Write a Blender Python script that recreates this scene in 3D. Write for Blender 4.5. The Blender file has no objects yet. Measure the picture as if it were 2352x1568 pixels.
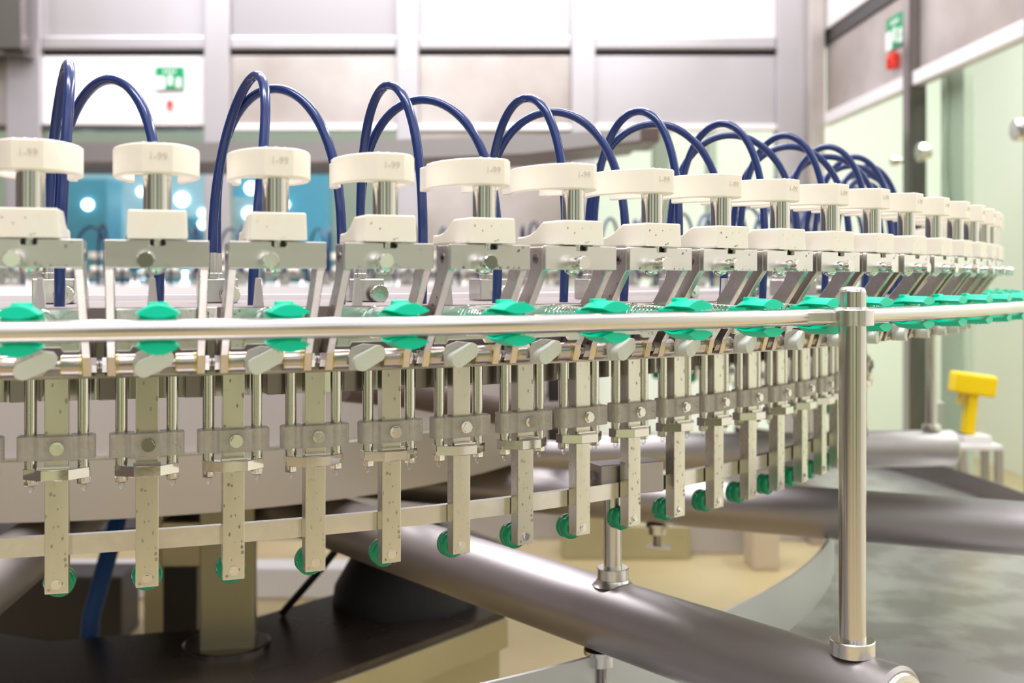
import bpy, bmesh, math, random
from mathutils import Vector, Matrix

# ------------------------------------------------------------------ camera, world, light, exposure
SC = bpy.context.scene
COL = SC.collection
EZ = 1.30                                   # eye height above the floor
PSI = -0.3144
D0 = 3.03
CX, CY = D0 * math.sin(PSI), D0 * math.cos(PSI)   # carousel axis
FPX = 2563.33

cam_d = bpy.data.cameras.new('camera')
cam = bpy.data.objects.new('camera', cam_d)
COL.objects.link(cam)
cam.location = (0, 0, EZ)
cam.rotation_euler = (math.pi / 2, 0, 0)
cam_d.sensor_width = 36.0
cam_d.lens = FPX / 2352 * 36.0
cam_d.shift_y = -(784 - 644.03) / 2352
cam_d.dof.use_dof = True
cam_d.dof.focus_distance = 1.30
cam_d.dof.aperture_fstop = 4.2
cam_d.clip_start = 0.05
SC.camera = cam

SC.view_settings.view_transform = 'Standard'
SC.view_settings.look = 'None'
SC.view_settings.gamma = 1.0
SC.view_settings.exposure = 0.20
SC.view_settings.use_curve_mapping = False

world = bpy.data.worlds.new('hall_light')
SC.world = world
world.use_nodes = True
wn = world.node_tree
wn.nodes.clear()
w_out = wn.nodes.new('ShaderNodeOutputWorld')
w_bg = wn.nodes.new('ShaderNodeBackground')
w_bg.inputs['Strength'].default_value = 1.0
w_tc = wn.nodes.new('ShaderNodeTexCoord')
w_sep = wn.nodes.new('ShaderNodeSeparateXYZ')
wn.links.new(w_tc.outputs['Generated'], w_sep.inputs[0])
w_map = wn.nodes.new('ShaderNodeMapRange')
w_map.inputs['From Min'].default_value = -1
w_map.inputs['From Max'].default_value = 1
wn.links.new(w_sep.outputs['Z'], w_map.inputs['Value'])
w_r = wn.nodes.new('ShaderNodeValToRGB')
el = w_r.color_ramp.elements
el[0].position = 0.0; el[0].color = (0.30, 0.26, 0.15, 1)
el[1].position = 1.0; el[1].color = (1.5, 1.42, 1.5, 1)
for p, c in ((0.40, (0.38, 0.38, 0.20)), (0.485, (0.54, 0.57, 0.37)), (0.52, (0.62, 0.68, 0.52)),
             (0.60, (0.66, 0.70, 0.62)), (0.68, (1.0, 0.95, 1.0)), (0.80, (1.6, 1.5, 1.6))):
    e = el.new(p); e.color = (*c, 1)
wn.links.new(w_map.outputs[0], w_r.inputs[0])
# the hall's unseen left side, darkened to deepen reflections in the steel
w_mx = wn.nodes.new('ShaderNodeMapRange')
w_mx.inputs['From Min'].default_value = -0.30
w_mx.inputs['From Max'].default_value = -0.65
w_mx.inputs['To Min'].default_value = 0.0
w_mx.inputs['To Max'].default_value = 1.0
wn.links.new(w_sep.outputs['X'], w_mx.inputs['Value'])
w_mix = wn.nodes.new('ShaderNodeMixRGB')
w_mix.blend_type = 'MULTIPLY'
w_mix.inputs['Color2'].default_value = (0.22, 0.19, 0.19, 1)
wn.links.new(w_mx.outputs[0], w_mix.inputs['Fac'])
wn.links.new(w_r.outputs[0], w_mix.inputs['Color1'])
# dark noise bands by direction, added so upright steel shows streaks
w_vm = wn.nodes.new('ShaderNodeMapping')
w_vm.inputs['Scale'].default_value = (1.0, 1.0, 0.12)
wn.links.new(w_tc.outputs['Generated'], w_vm.inputs[0])
w_no = wn.nodes.new('ShaderNodeTexNoise')
w_no.inputs['Scale'].default_value = 8.0
w_no.inputs['Detail'].default_value = 1.0
wn.links.new(w_vm.outputs[0], w_no.inputs['Vector'])
w_nr = wn.nodes.new('ShaderNodeValToRGB')
w_nr.color_ramp.elements[0].position = 0.43; w_nr.color_ramp.elements[0].color = (0.12, 0.10, 0.08, 1)
w_nr.color_ramp.elements[1].position = 0.50; w_nr.color_ramp.elements[1].color = (1.12, 1.12, 1.12, 1)
wn.links.new(w_no.outputs[0], w_nr.inputs[0])
w_mul = wn.nodes.new('ShaderNodeMixRGB')
w_mul.blend_type = 'MULTIPLY'
w_mul.inputs['Fac'].default_value = 0.85
wn.links.new(w_mix.outputs[0], w_mul.inputs['Color1'])
wn.links.new(w_nr.outputs[0], w_mul.inputs['Color2'])
wn.links.new(w_mul.outputs[0], w_bg.inputs['Color'])
wn.links.new(w_bg.outputs[0], w_out.inputs['Surface'])


def area(name, loc, rot, sx, sy, power, col=(1, 0.98, 1)):
    l = bpy.data.lights.new(name, 'AREA')
    l.shape = 'RECTANGLE'
    l.size = sx; l.size_y = sy
    l.energy = power
    l.color = col
    o = bpy.data.objects.new(name, l)
    o.location = loc
    o.rotation_euler = rot
    COL.objects.link(o)
    return o


area('overhead_area', (-0.8, 2.6, 4.3), (0, 0, 0), 3.0, 0.5, 75)
area('overhead_area', (-0.8, 0.2, 4.3), (0, 0, 0), 3.0, 0.5, 75)
area('overhead_area', (-0.8, 4.3, 4.3), (0, 0, 0), 4.0, 0.5, 120)  # unseen lamp, added to brighten the back wall
area('overhead_area', (2.5, 4.0, 4.1), (0, 0, 0), 0.5, 5.0, 170)  # unseen lamp, added to lift the mint outer wall

# ------------------------------------------------------------------ materials
M = {}


def mat(name, col, rough=0.5, metal=0.0, trans=0.0, ior=1.45, noise=None, bump=None, sss=0.0,
        emit=None, coat=0.0, stretch=(1, 1, 1), aniso=0.0):
    m = bpy.data.materials.new(name)
    m.use_nodes = True
    n = m.node_tree
    b = n.nodes['Principled BSDF']
    b.inputs['Base Color'].default_value = (*col, 1)
    b.inputs['Roughness'].default_value = rough
    b.inputs['Metallic'].default_value = metal
    b.inputs['Transmission Weight'].default_value = trans
    b.inputs['IOR'].default_value = ior
    b.inputs['Coat Weight'].default_value = coat
    if sss:
        b.inputs['Subsurface Weight'].default_value = sss
        b.inputs['Subsurface Radius'].default_value = (0.01, 0.008, 0.005)
        b.inputs['Subsurface Scale'].default_value = 0.5
    if emit:
        b.inputs['Emission Color'].default_value = (*emit[0], 1)
        b.inputs['Emission Strength'].default_value = emit[1]
    if noise or bump:
        tc = n.nodes.new('ShaderNodeTexCoord')
        mp = n.nodes.new('ShaderNodeMapping')
        mp.inputs['Scale'].default_value = stretch
        n.links.new(tc.outputs['Object'], mp.inputs[0])
    if noise:                               # (scale, col2, amount, rough_delta)
        t = n.nodes.new('ShaderNodeTexNoise')
        t.inputs['Scale'].default_value = noise[0]
        t.inputs['Detail'].default_value = 4
        n.links.new(mp.outputs[0], t.inputs['Vector'])
        r = n.nodes.new('ShaderNodeValToRGB')
        r.color_ramp.elements[0].position = 0.5 - noise[2]
        r.color_ramp.elements[1].position = 0.5 + noise[2]
        r.color_ramp.elements[0].color = (*noise[1], 1)
        r.color_ramp.elements[1].color = (*col, 1)
        n.links.new(t.outputs[0], r.inputs[0])
        n.links.new(r.outputs[0], b.inputs['Base Color'])
        if noise[3]:
            q = n.nodes.new('ShaderNodeMapRange')
            q.inputs['To Min'].default_value = rough + noise[3]
            q.inputs['To Max'].default_value = max(0.02, rough - noise[3])
            n.links.new(t.outputs[0], q.inputs['Value'])
            n.links.new(q.outputs[0], b.inputs['Roughness'])
    if bump:                                # (scale, strength, distance)
        t2 = n.nodes.new('ShaderNodeTexNoise')
        t2.inputs['Scale'].default_value = bump[0]
        t2.inputs['Detail'].default_value = 3
        n.links.new(mp.outputs[0], t2.inputs['Vector'])
        bp = n.nodes.new('ShaderNodeBump')
        bp.inputs['Strength'].default_value = bump[1]
        bp.inputs['Distance'].default_value = bump[2]
        n.links.new(t2.outputs[0], bp.inputs['Height'])
        n.links.new(bp.outputs[0], b.inputs['Normal'])
    M[name] = m
    return m


mat('steel', (0.80, 0.79, 0.76), 0.24, 1, noise=(60, (0.72, 0.70, 0.66), 0.3, 0.06), bump=(25, 0.15, 0.002))
mat('steel_brushed', (0.82, 0.81, 0.78), 0.30, 1, noise=(50, (0.74, 0.73, 0.70), 0.25, 0.08), stretch=(1, 0.06, 1))
mat('steel_polished', (0.80, 0.78, 0.74), 0.10, 1, bump=(40, 0.1, 0.001))
mat('steel_arm', (0.78, 0.77, 0.68), 0.26, 1, noise=(30, (0.64, 0.62, 0.52), 0.25, 0.08), stretch=(1, 1, 0.25))
mat('steel_satin', (0.50, 0.47, 0.475), 0.42, 1, noise=(6, (0.44, 0.41, 0.41), 0.3, 0.05))
mat('shaft_steel', (0.74, 0.72, 0.68), 0.09, 1)
mat('steel_rail', (0.68, 0.66, 0.62), 0.20, 1)
mat('steel_wet', (0.60, 0.59, 0.58), 0.34, 0.75, noise=(7, (0.44, 0.42, 0.40), 0.06, 0.12), bump=(14, 0.25, 0.004))
mat('deck_steel', (0.27, 0.23, 0.22), 0.62, 0.35, noise=(8, (0.22, 0.19, 0.18), 0.3, 0.06))
mat('olive_dark', (0.34, 0.32, 0.21), 0.40, 0.5)
mat('panel_grey', (0.40, 0.38, 0.40), 0.42, 0.6)
mat('rim_steel', (0.66, 0.67, 0.64), 0.45, 0.6)
mat('pipe_brown', (0.12, 0.085, 0.075), 0.4, 0.2)
mat('lever_steel', (0.66, 0.62, 0.58), 0.28, 1, noise=(40, (0.58, 0.54, 0.50), 0.25, 0.06))
mat('pivot_steel', (0.50, 0.45, 0.41), 0.24, 1)
mat('steel_dark', (0.30, 0.27, 0.26), 0.25, 1)
mat('steel_panel', (0.60, 0.58, 0.62), 0.42, 0.65, noise=(1.6, (0.50, 0.47, 0.48), 0.22, 0.05))
mat('steel_stained', (0.62, 0.57, 0.55), 0.42, 0.6, noise=(2.2, (0.38, 0.33, 0.30), 0.20, 0.05))
mat('white_panel', (0.84, 0.81, 0.82), 0.45, 0.1)
mat('wall_brown', (0.11, 0.09, 0.085), 0.5, noise=(1.2, (0.08, 0.065, 0.06), 0.3, 0.05))
mat('brass', (0.50, 0.43, 0.22), 0.3, 1)
mat('cream', (0.93, 0.89, 0.79), 0.38, sss=0.15, noise=(30, (0.91, 0.86, 0.75), 0.3, 0.05))
mat('ink', (0.70, 0.67, 0.58), 0.5)
mat('green', (0.0, 0.72, 0.45), 0.32, sss=0.15)
mat('green_roller', (0.0, 0.36, 0.15), 0.22, coat=0.3)
mat('blue', (0.012, 0.034, 0.15), 0.20, coat=0.4)
mat('clear', (0.93, 0.91, 0.86), 0.30, trans=0.40, ior=1.30, noise=(120, (0.76, 0.73, 0.67), 0.3, 0.1))
mat('milky', (0.88, 0.92, 0.84), 0.30, trans=0.12, ior=1.4, sss=0.2)
mat('wedge', (0.82, 0.78, 0.79), 0.4)
mat('water', (1, 1, 1), 0.02, trans=1.0, ior=1.33)
M['water'].node_tree.nodes['Principled BSDF'].inputs['Alpha'].default_value = 0.32
mat('drum', (0.53, 0.47, 0.40), 0.42, 0.35, noise=(2.5, (0.49, 0.44, 0.37), 0.3, 0.05))
mat('drum_upper', (0.62, 0.57, 0.56), 0.38, 0.45, noise=(3, (0.56, 0.51, 0.50), 0.3, 0.05))
mat('dark_plate', (0.060, 0.045, 0.038), 0.28, 0.2, noise=(4, (0.10, 0.08, 0.07), 0.2, 0.08))
mat('olive', (0.56, 0.51, 0.34), 0.36, 0.6, noise=(5, (0.48, 0.43, 0.28), 0.3, 0.05))
mat('dark', (0.035, 0.03, 0.028), 0.4)
mat('rubber', (0.02, 0.02, 0.025), 0.5)
mat('floor', (0.50, 0.415, 0.235), 0.35, noise=(3, (0.42, 0.33, 0.17), 0.25, 0.1), bump=(20, 0.1, 0.003))
mat('mint', (0.80, 0.86, 0.76), 0.6)
mat('mint_light', (0.90, 0.93, 0.86), 0.6)
mat('glass', (0.90, 0.97, 0.90), 0.02, trans=1.0, ior=1.02)
mat('sign_green', (0.0, 0.30, 0.12), 0.5)
mat('sign_white', (0.85, 0.88, 0.85), 0.5)
mat('red', (0.75, 0.04, 0.02), 0.4)
mat('yellow', (0.90, 0.62, 0.0), 0.4)
mat('blue_mid', (0.13, 0.45, 0.66), 0.4)
mat('machine_teal', (0.05, 0.25, 0.42), 0.4)
mat('blue_pale', (0.45, 0.72, 0.86), 0.5)
mat('lamp', (1, 1, 1), 0.5, emit=((0.80, 0.94, 1.0), 5.0))
mat('strap_blue', (0.02, 0.10, 0.38), 0.4)
mat('tan', (0.60, 0.50, 0.38), 0.5)
mat('grey_green', (0.45, 0.50, 0.42), 0.5)


# ------------------------------------------------------------------ mesh helpers
class MB:
    """collects shapes into one bmesh; coordinates in the object's own frame"""

    def __init__(self, off=(0, 0, 0)):
        self.b = bmesh.new()
        self.off = Vector(off)

    def _add(self, vs, fs):
        v = [self.b.verts.new(Vector(p) - self.off) for p in vs]
        out = []
        for f in fs:
            try:
                out.append(self.b.faces.new([v[i] for i in f]))
            except ValueError:
                pass
        return v, out

    def box(self, x0, x1, y0, y1, z0, z1, bev=0.0, M4=None):
        vs = [Vector((x, y, z)) for z in (z0, z1) for y in (y0, y1) for x in (x0, x1)]
        if M4 is not None:
            vs = [M4 @ v for v in vs]
        v, f = self._add(vs, [(0, 2, 3, 1), (4, 5, 7, 6), (0, 1, 5, 4), (2, 6, 7, 3), (0, 4, 6, 2), (1, 3, 7, 5)])
        if bev:
            es = set(e for q in f for e in q.edges)
            bmesh.ops.bevel(self.b, geom=list(es), offset=bev, segments=2, profile=0.5, affect='EDGES')
        return self

    def prism(self, poly, axis, lo, hi, bev=0.0, seg=2):
        """poly in the two other axes, in order (x,y),(x,z) or (y,z)"""
        def mk(a, b, c):
            return (a, b, c) if axis == 'z' else ((a, c, b) if axis == 'y' else (c, a, b))
        n = len(poly)
        vs = [mk(a, b, lo) for a, b in poly] + [mk(a, b, hi) for a, b in poly]
        fs = [tuple(range(n - 1, -1, -1)), tuple(range(n, 2 * n))]
        fs += [(i, (i + 1) % n, n + (i + 1) % n, n + i) for i in range(n)]
        v, f = self._add(vs, fs)
        bmesh.ops.recalc_face_normals(self.b, faces=f)
        if bev:
            es = set(f[0].edges) | set(f[1].edges)
            for i in range(n):              # sharp side edges too
                a, b_, c = Vector(poly[i - 1]), Vector(poly[i]), Vector(poly[(i + 1) % n])
                d1, d2 = (b_ - a), (c - b_)
                if d1.length > 1e-9 and d2.length > 1e-9 and d1.angle(d2) > 0.7:
                    for e in v[i].link_edges:
                        if e.other_vert(v[i]) == v[n + i]:
                            es.add(e)
            bmesh.ops.bevel(self.b, geom=list(es), offset=bev, segments=seg, profile=0.5, affect='EDGES',
                            clamp_overlap=True)
        return self

    def cyl(self, p0, p1, r, n=24, r2=None, cap=True):
        return self.lathe([(0, r), ((Vector(p1) - Vector(p0)).length, r if r2 is None else r2)], p0, p1, n, cap)

    def lathe(self, prof, p0, p1, n=24, cap=True, ph=0.0):
        """prof: (distance along the axis, radius) list"""
        p0, p1 = Vector(p0), Vector(p1)
        d = (p1 - p0).normalized()
        u = d.orthogonal().normalized()
        if abs(d.z) < 0.5:
            u = d.cross(Vector((0, 0, 1))).normalized()
        w = d.cross(u)
        vs, fs = [], []
        for s, r in prof:
            for k in range(n):
                a = 2 * math.pi * k / n + ph
                vs.append(p0 + d * s + (u * math.cos(a) + w * math.sin(a)) * r)
        m = len(prof)
        for j in range(m - 1):
            for k in range(n):
                k2 = (k + 1) % n
                fs.append((j * n + k, j * n + k2, (j + 1) * n + k2, (j + 1) * n + k))
        if cap:
            fs.append(tuple(range(n - 1, -1, -1)))
            fs.append(tuple((m - 1) * n + k for k in range(n)))
        self._add(vs, fs)
        return self

    def tube(self, path, r, n=12, closed=False, cap=True):
        P = [Vector(p) for p in path]
        N = len(P)
        vs, fs = [], []
        prev = None
        for i in range(N):
            a = P[(i - 1) % N] if (closed or i > 0) else P[i]
            b = P[(i + 1) % N] if (closed or i < N - 1) else P[i]
            t = (b - a).normalized()
            if prev is None:
                u = t.orthogonal().normalized()
            else:
                u = (prev - t * prev.dot(t)).normalized()
            prev = u
            w = t.cross(u)
            for k in range(n):
                q = 2 * math.pi * k / n
                vs.append(P[i] + (u * math.cos(q) + w * math.sin(q)) * r)
        for j in range(N if closed else N - 1):
            j2 = (j + 1) % N
            for k in range(n):
                k2 = (k + 1) % n
                fs.append((j * n + k, j * n + k2, j2 * n + k2, j2 * n + k))
        if cap and not closed:
            fs.append(tuple(range(n - 1, -1, -1)))
            fs.append(tuple((N - 1) * n + k for k in range(n)))
        self._add(vs, fs)
        return self

    def ring(self, prof, n=240, a0=0.0, a1=2 * math.pi, c=(0, 0)):
        """closed profile (r, z) swept about the z axis through c"""
        full = abs(a1 - a0 - 2 * math.pi) < 1e-6
        m = len(prof)
        cnt = n if full else n + 1
        vs, fs = [], []
        for i in range(cnt):
            a = a0 + (a1 - a0) * i / n
            for r, z in prof:
                vs.append((c[0] + r * math.cos(a), c[1] + r * math.sin(a), z))
        for i in range(n):
            i2 = (i + 1) % cnt
            for j in range(m):
                j2 = (j + 1) % m
                fs.append((i * m + j, i2 * m + j, i2 * m + j2, i * m + j2))
        if not full:
            fs.append(tuple(range(m)))
            fs.append(tuple((cnt - 1) * m + j for j in range(m - 1, -1, -1)))
        v, f = self._add(vs, fs)
        bmesh.ops.recalc_face_normals(self.b, faces=f)
        return self

    def dome(self, p, nrm, r, h, n=8, drop=0.0):
        """a flattened water bead on a surface"""
        nrm = Vector(nrm).normalized()
        u = nrm.orthogonal().normalized()
        if abs(nrm.z) < 0.9:
            u = nrm.cross(Vector((0, 0, 1))).normalized()
        w = nrm.cross(u)
        vs, fs = [], []
        rings = ((1.0, 0.0), (0.92, 0.45), (0.6, 0.85))
        for rr, hh in rings:
            for k in range(n):
                a = 2 * math.pi * k / n
                q = Vector(p) + u * math.cos(a) * r * rr + w * math.sin(a) * r * rr * (1 + drop) + nrm * h * hh
                vs.append(q)
        vs.append(Vector(p) + nrm * h)
        for j in range(2):
            for k in range(n):
                k2 = (k + 1) % n
                fs.append((j * n + k, j * n + k2, (j + 1) * n + k2, (j + 1) * n + k))
        for k in range(n):
            fs.append((2 * n + k, 2 * n + (k + 1) % n, 3 * n))
        fs.append(tuple(range(n - 1, -1, -1)))
        self._add(vs, fs)
        return self

    def mesh(self, name, m, sharp=35):
        me = bpy.data.meshes.new(name)
        bmesh.ops.recalc_face_normals(self.b, faces=self.b.faces[:])
        for f in self.b.faces:
            f.smooth = True
        for e in self.b.edges:
            if len(e.link_faces) == 2:
                an = e.calc_face_angle(0.0)
                a1, a2 = sorted(f.calc_area() for f in e.link_faces)
                e.smooth = not (an > math.radians(sharp) or (an > .14 and a2 > 4 * a1))
        self.b.to_mesh(me)
        self.b.free()
        me.materials.append(M[m] if isinstance(m, str) else m)
        return me

    def build(self, name, m, parent=None, sharp=35):
        o = bpy.data.objects.new(name, self.mesh(name, m, sharp))
        COL.objects.link(o)
        if parent:
            o.parent = parent
        return o


def tag(o, label=None, cat=None, group=None, kind=None):
    if label: o['label'] = label
    if cat: o['category'] = cat
    if group: o['group'] = group
    if kind: o['kind'] = kind
    return o


def empty(name, loc, rz=0.0):
    o = bpy.data.objects.new(name, None)
    o.empty_display_size = 0.02
    o.location = loc
    o.rotation_euler = (0, 0, rz)
    COL.objects.link(o)
    return o


def text_mesh(s, size, depth, name, m):
    c = bpy.data.curves.new('lettering', 'FONT')
    c.body = s
    c.size = size
    c.extrude = depth
    c.align_x = 'CENTER'
    c.align_y = 'CENTER'
    t = bpy.data.objects.new('lettering', c)
    COL.objects.link(t)
    dg = bpy.context.evaluated_depsgraph_get()
    me = bpy.data.meshes.new_from_object(t.evaluated_get(dg))
    bpy.data.objects.remove(t)
    bpy.data.curves.remove(c)
    me.name = name
    me.materials.clear()
    me.materials.append(M[m])
    return me


# ------------------------------------------------------------------ stations of the carousel
NST = 122
DTH = 2 * math.pi / NST
A0 = -math.pi / 2 - PSI
PH = -0.0481


def az(i):
    return A0 + PH + i * DTH


def stn(i, r, z=0.0, t=0.0):
    a = az(i)
    return Vector((CX + r * math.cos(a) - t * math.sin(a), CY + r * math.sin(a) + t * math.cos(a), EZ + z))


def pix(p):
    return 1176 + FPX * p.x / p.y, 644.03 - FPX * (p.z - EZ) / p.y


def mirror(poly):
    return poly + [(x, -y) for x, y in reversed(poly) if abs(y) > 1e-9]


# Every proto: list of (name, MB, material, parent index or None, label, kind). Frame: x radial, y tangential, z up,
# measured from the carousel axis (r, t, z); the thing's own origin is subtracted.
def proto_gripper():
    B = (2.0, 0, -0.0775)
    P = []

    def add(name, mb, m, par=None, lab=None, kind=None, me=None):
        P.append((name, mb, m, par, lab, kind, me)); return len(P) - 1
    # upper jaw: a cream C open towards the axis, two lugs at its ends
    outer = [(2.019, 0), (2.019, .0125), (2.0135, .0195), (2.003, .0268), (1.99, .0325), (1.975, .0365), (1.957, .038),
             (1.94, .0365), (1.926, .032), (1.917, .0275), (1.899, .0275)]
    inner = [(1.899, .0195), (1.914, .0195), (1.924, .0243), (1.94, .0290), (1.957, .0308), (1.973, .0292),
             (1.983, .0255), (1.987, .020), (1.987, 0)]
    poly = outer + inner[:-1] + [(1.987, 0)]
    full = outer + inner[:-1] + [(x, -y) for x, y in reversed(inner[:-1])] + [(x, -y) for x, y in reversed(outer[1:])]
    mb = MB(B).prism(full, 'z', .0933, .1190, bev=.0010, seg=1)
    j = add('upper_jaw', mb, 'cream', lab='cream plastic C-shaped upper jaw')
    add('marking', None, 'ink', par=j, me='TXT')
    # lower jaw block
    prof = [(2.019, .0362), (2.019, .0600), (2.0175, .0610), (1.978, .0610), (1.971, .0575), (1.962, .0525), (1.950, .0485),
            (1.938, .0470), (1.924, .0468), (1.924, .0362)]
    mb = MB(B)
    b = mb.b
    n = len(prof)

    def half(x):
        return 0.0245 - max(0, 2.0 - x) * 0.02
    vs = []
    for s in (-1, 1):
        for x, z in prof:
            fl = 0.0010 if z < 0.04 else 0
            vs.append((x, s * (half(x) + fl), z))
    fs = [tuple(range(n - 1, -1, -1)), tuple(range(n, 2 * n))] + [(i, (i + 1) % n, n + (i + 1) % n, n + i) for i in range(n)]
    v, f = mb._add(vs, fs)
    bmesh.ops.recalc_face_normals(b, faces=f)
    bmesh.ops.bevel(b, geom=list(set(f[0].edges) | set(f[1].edges)), offset=.0022, segments=3, profile=.5, affect='EDGES')
    add('lower_jaw', mb, 'cream', lab='cream plastic lower jaw with a scooped tail')
    add('shaft', MB(B).lathe([(0, .0118), (.058, .0118)], (2.0, 0, .037), (2.0, 0, .095), 32), 'shaft_steel')
    # crosshead: front slab with a slot, narrower body behind
    W = .0434
    slab = [(-W, .0108), (W, .0108), (W, .0350), (.0070, .0350), (.0070, .0302), (-.0062, .0302), (-.0062, .0350), (-W, .0350)]
    mb = MB(B).prism(slab, 'x', 2.0095, 2.0155, bev=.0006, seg=1)
    mb.box(1.985, 2.010, -W + .0082, W - .0082, .0115, .0300)
    mb.box(1.985, 2.010, -W + .0082, -.0075, .0295, .0350)
    mb.box(1.985, 2.010, .0080, W - .0082, .0295, .0350)
    add('crosshead', mb, 'steel_brushed')
    add('set_screw', MB(B).cyl((2.006, 0, .029), (2.006, 0, .0365), .0042, 12),
        'steel_polished')
    add('slot_shade', MB(B).box(1.990, 2.0085, -.0060, .0068, .0295, .0360), 'dark')  # dark filler painting the shade inside the slot
    add('knob', MB(B).lathe([(0, .0062), (.008, .0062), (.010, .0050), (.0125, .0050), (.0135, .0068), (.0145, .0073), (.0195, .0073), (.0205, .0066)],
                            (2.0155, -.0098, .0175), (2.04, -.0098, .0175), 28), 'steel_polished')
    add('bolt_head', MB(B).lathe([(0, .0085), (.0012, .0085), (.0035, .0070), (.0055, .0035), (.006, .0012)], (2.0, -.001, .0112), (2.0, -.001, 0), 24),
        'steel_polished')
    # side levers from the crosshead down and inward to the pivot
    lev = [(2.0092, .0341), (2.0092, .0100), (2.0040, .0040), (1.9500, -.0700), (1.9440, -.0880), (1.9240, -.0880),
           (1.9200, -.0700), (1.9250, -.0640), (1.9780, .0000), (1.9830, .0120), (1.9830, .0341)]
    for s in (-1, 1):
        lo, hi = (s * W, s * (W - .0078)) if s > 0 else (-W, -W + .0078)
        if lo > hi: lo, hi = hi, lo
        k = add('lever', MB(B).prism(lev, 'y', lo, hi, bev=.0007, seg=1), 'lever_steel')
        e = s * W
        add('screw', MB(B).lathe([(0, .0050), (.0006, .0050), (.0008, .0042), (.0002, .0026), (.0002, .0020), (-.002, .0018)],
                                 (1.996, e, .022), (1.996, e + s * .01, .022), 20), 'steel_dark', par=k)
    # pivot: tube in two halves, brass collars, thinner rod between, nuts outside
    for s in (-1, 1):
        add('pivot_sleeve', MB(B).cyl((1.935, s * .0185, -.0775), (1.935, s * .0330, -.0775), .0104, 24), 'pivot_steel')
        add('collar', MB(B).cyl((1.935, s * .0330, -.0775), (1.935, s * .0356, -.0775), .0108, 24)
            .cyl((1.935, s * .0170, -.0775), (1.935, s * .0188, -.0775), .0100, 24), 'brass', lab='brass collar')
        add('nut', MB(B).cyl((1.935, s * .0434, -.0775), (1.935, s * .0475, -.0775), .0078, 6), 'steel_polished')
    add('pivot_rod', MB(B).cyl((1.935, -.0495, -.0775), (1.935, .0495, -.0775), .0042, 14).box(1.918, 1.930, -.030, .030, -.0890, -.0805, .001),
        'steel_satin')
    # water on the front
    rnd = random.Random(3)
    mb = MB(B)
    for k in range(26):
        y = rnd.uniform(-.041, .041)
        if rnd.random() < .5:
            mb.dome((2.0155, y, rnd.choice((.0325, .0125, rnd.uniform(.013, .032)))), (1, 0, 0), rnd.uniform(.0006, .0016), .0009, 8, .3)
        else:
            mb.dome((2.012 + rnd.uniform(-.001, .002), y, .0341), (0, 0, 1), rnd.uniform(.0006, .0016), .0011)
    for k in range(7):
        mb.dome((2.019, rnd.uniform(-.022, .022), rnd.uniform(.038, .060)), (1, 0, 0), rnd.uniform(.0005, .0013), .0007)
    for k in range(5):
        mb.dome((2.015, rnd.uniform(-.012, .018), .1190), (0, 0, 1), rnd.uniform(.0010, .0022), .0012)
    for k in range(22):
        q = rnd.uniform(0, 1); s = -1
        x = 2.0 - .058 * q + rnd.uniform(-.009, .004)
        mb.dome((x - .006, s * W, .000 - .074 * q), (0, s, 0), rnd.uniform(.0006, .0014), .0007)
    add('water_drops', mb, 'water', kind='stuff')
    return B, P


def lens(hw, top, bot, n=9):
    """lens in the y-z plane, corners pinched"""
    u = [(-hw + 2 * hw * k / (n - 1)) for k in range(n)]
    up = [(y, top * (1 - (y / hw) ** 2)) for y in u]
    dn = [(y, -bot * (1 - (y / hw) ** 2)) for y in reversed(u[1:-1])]
    return up + dn


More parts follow.
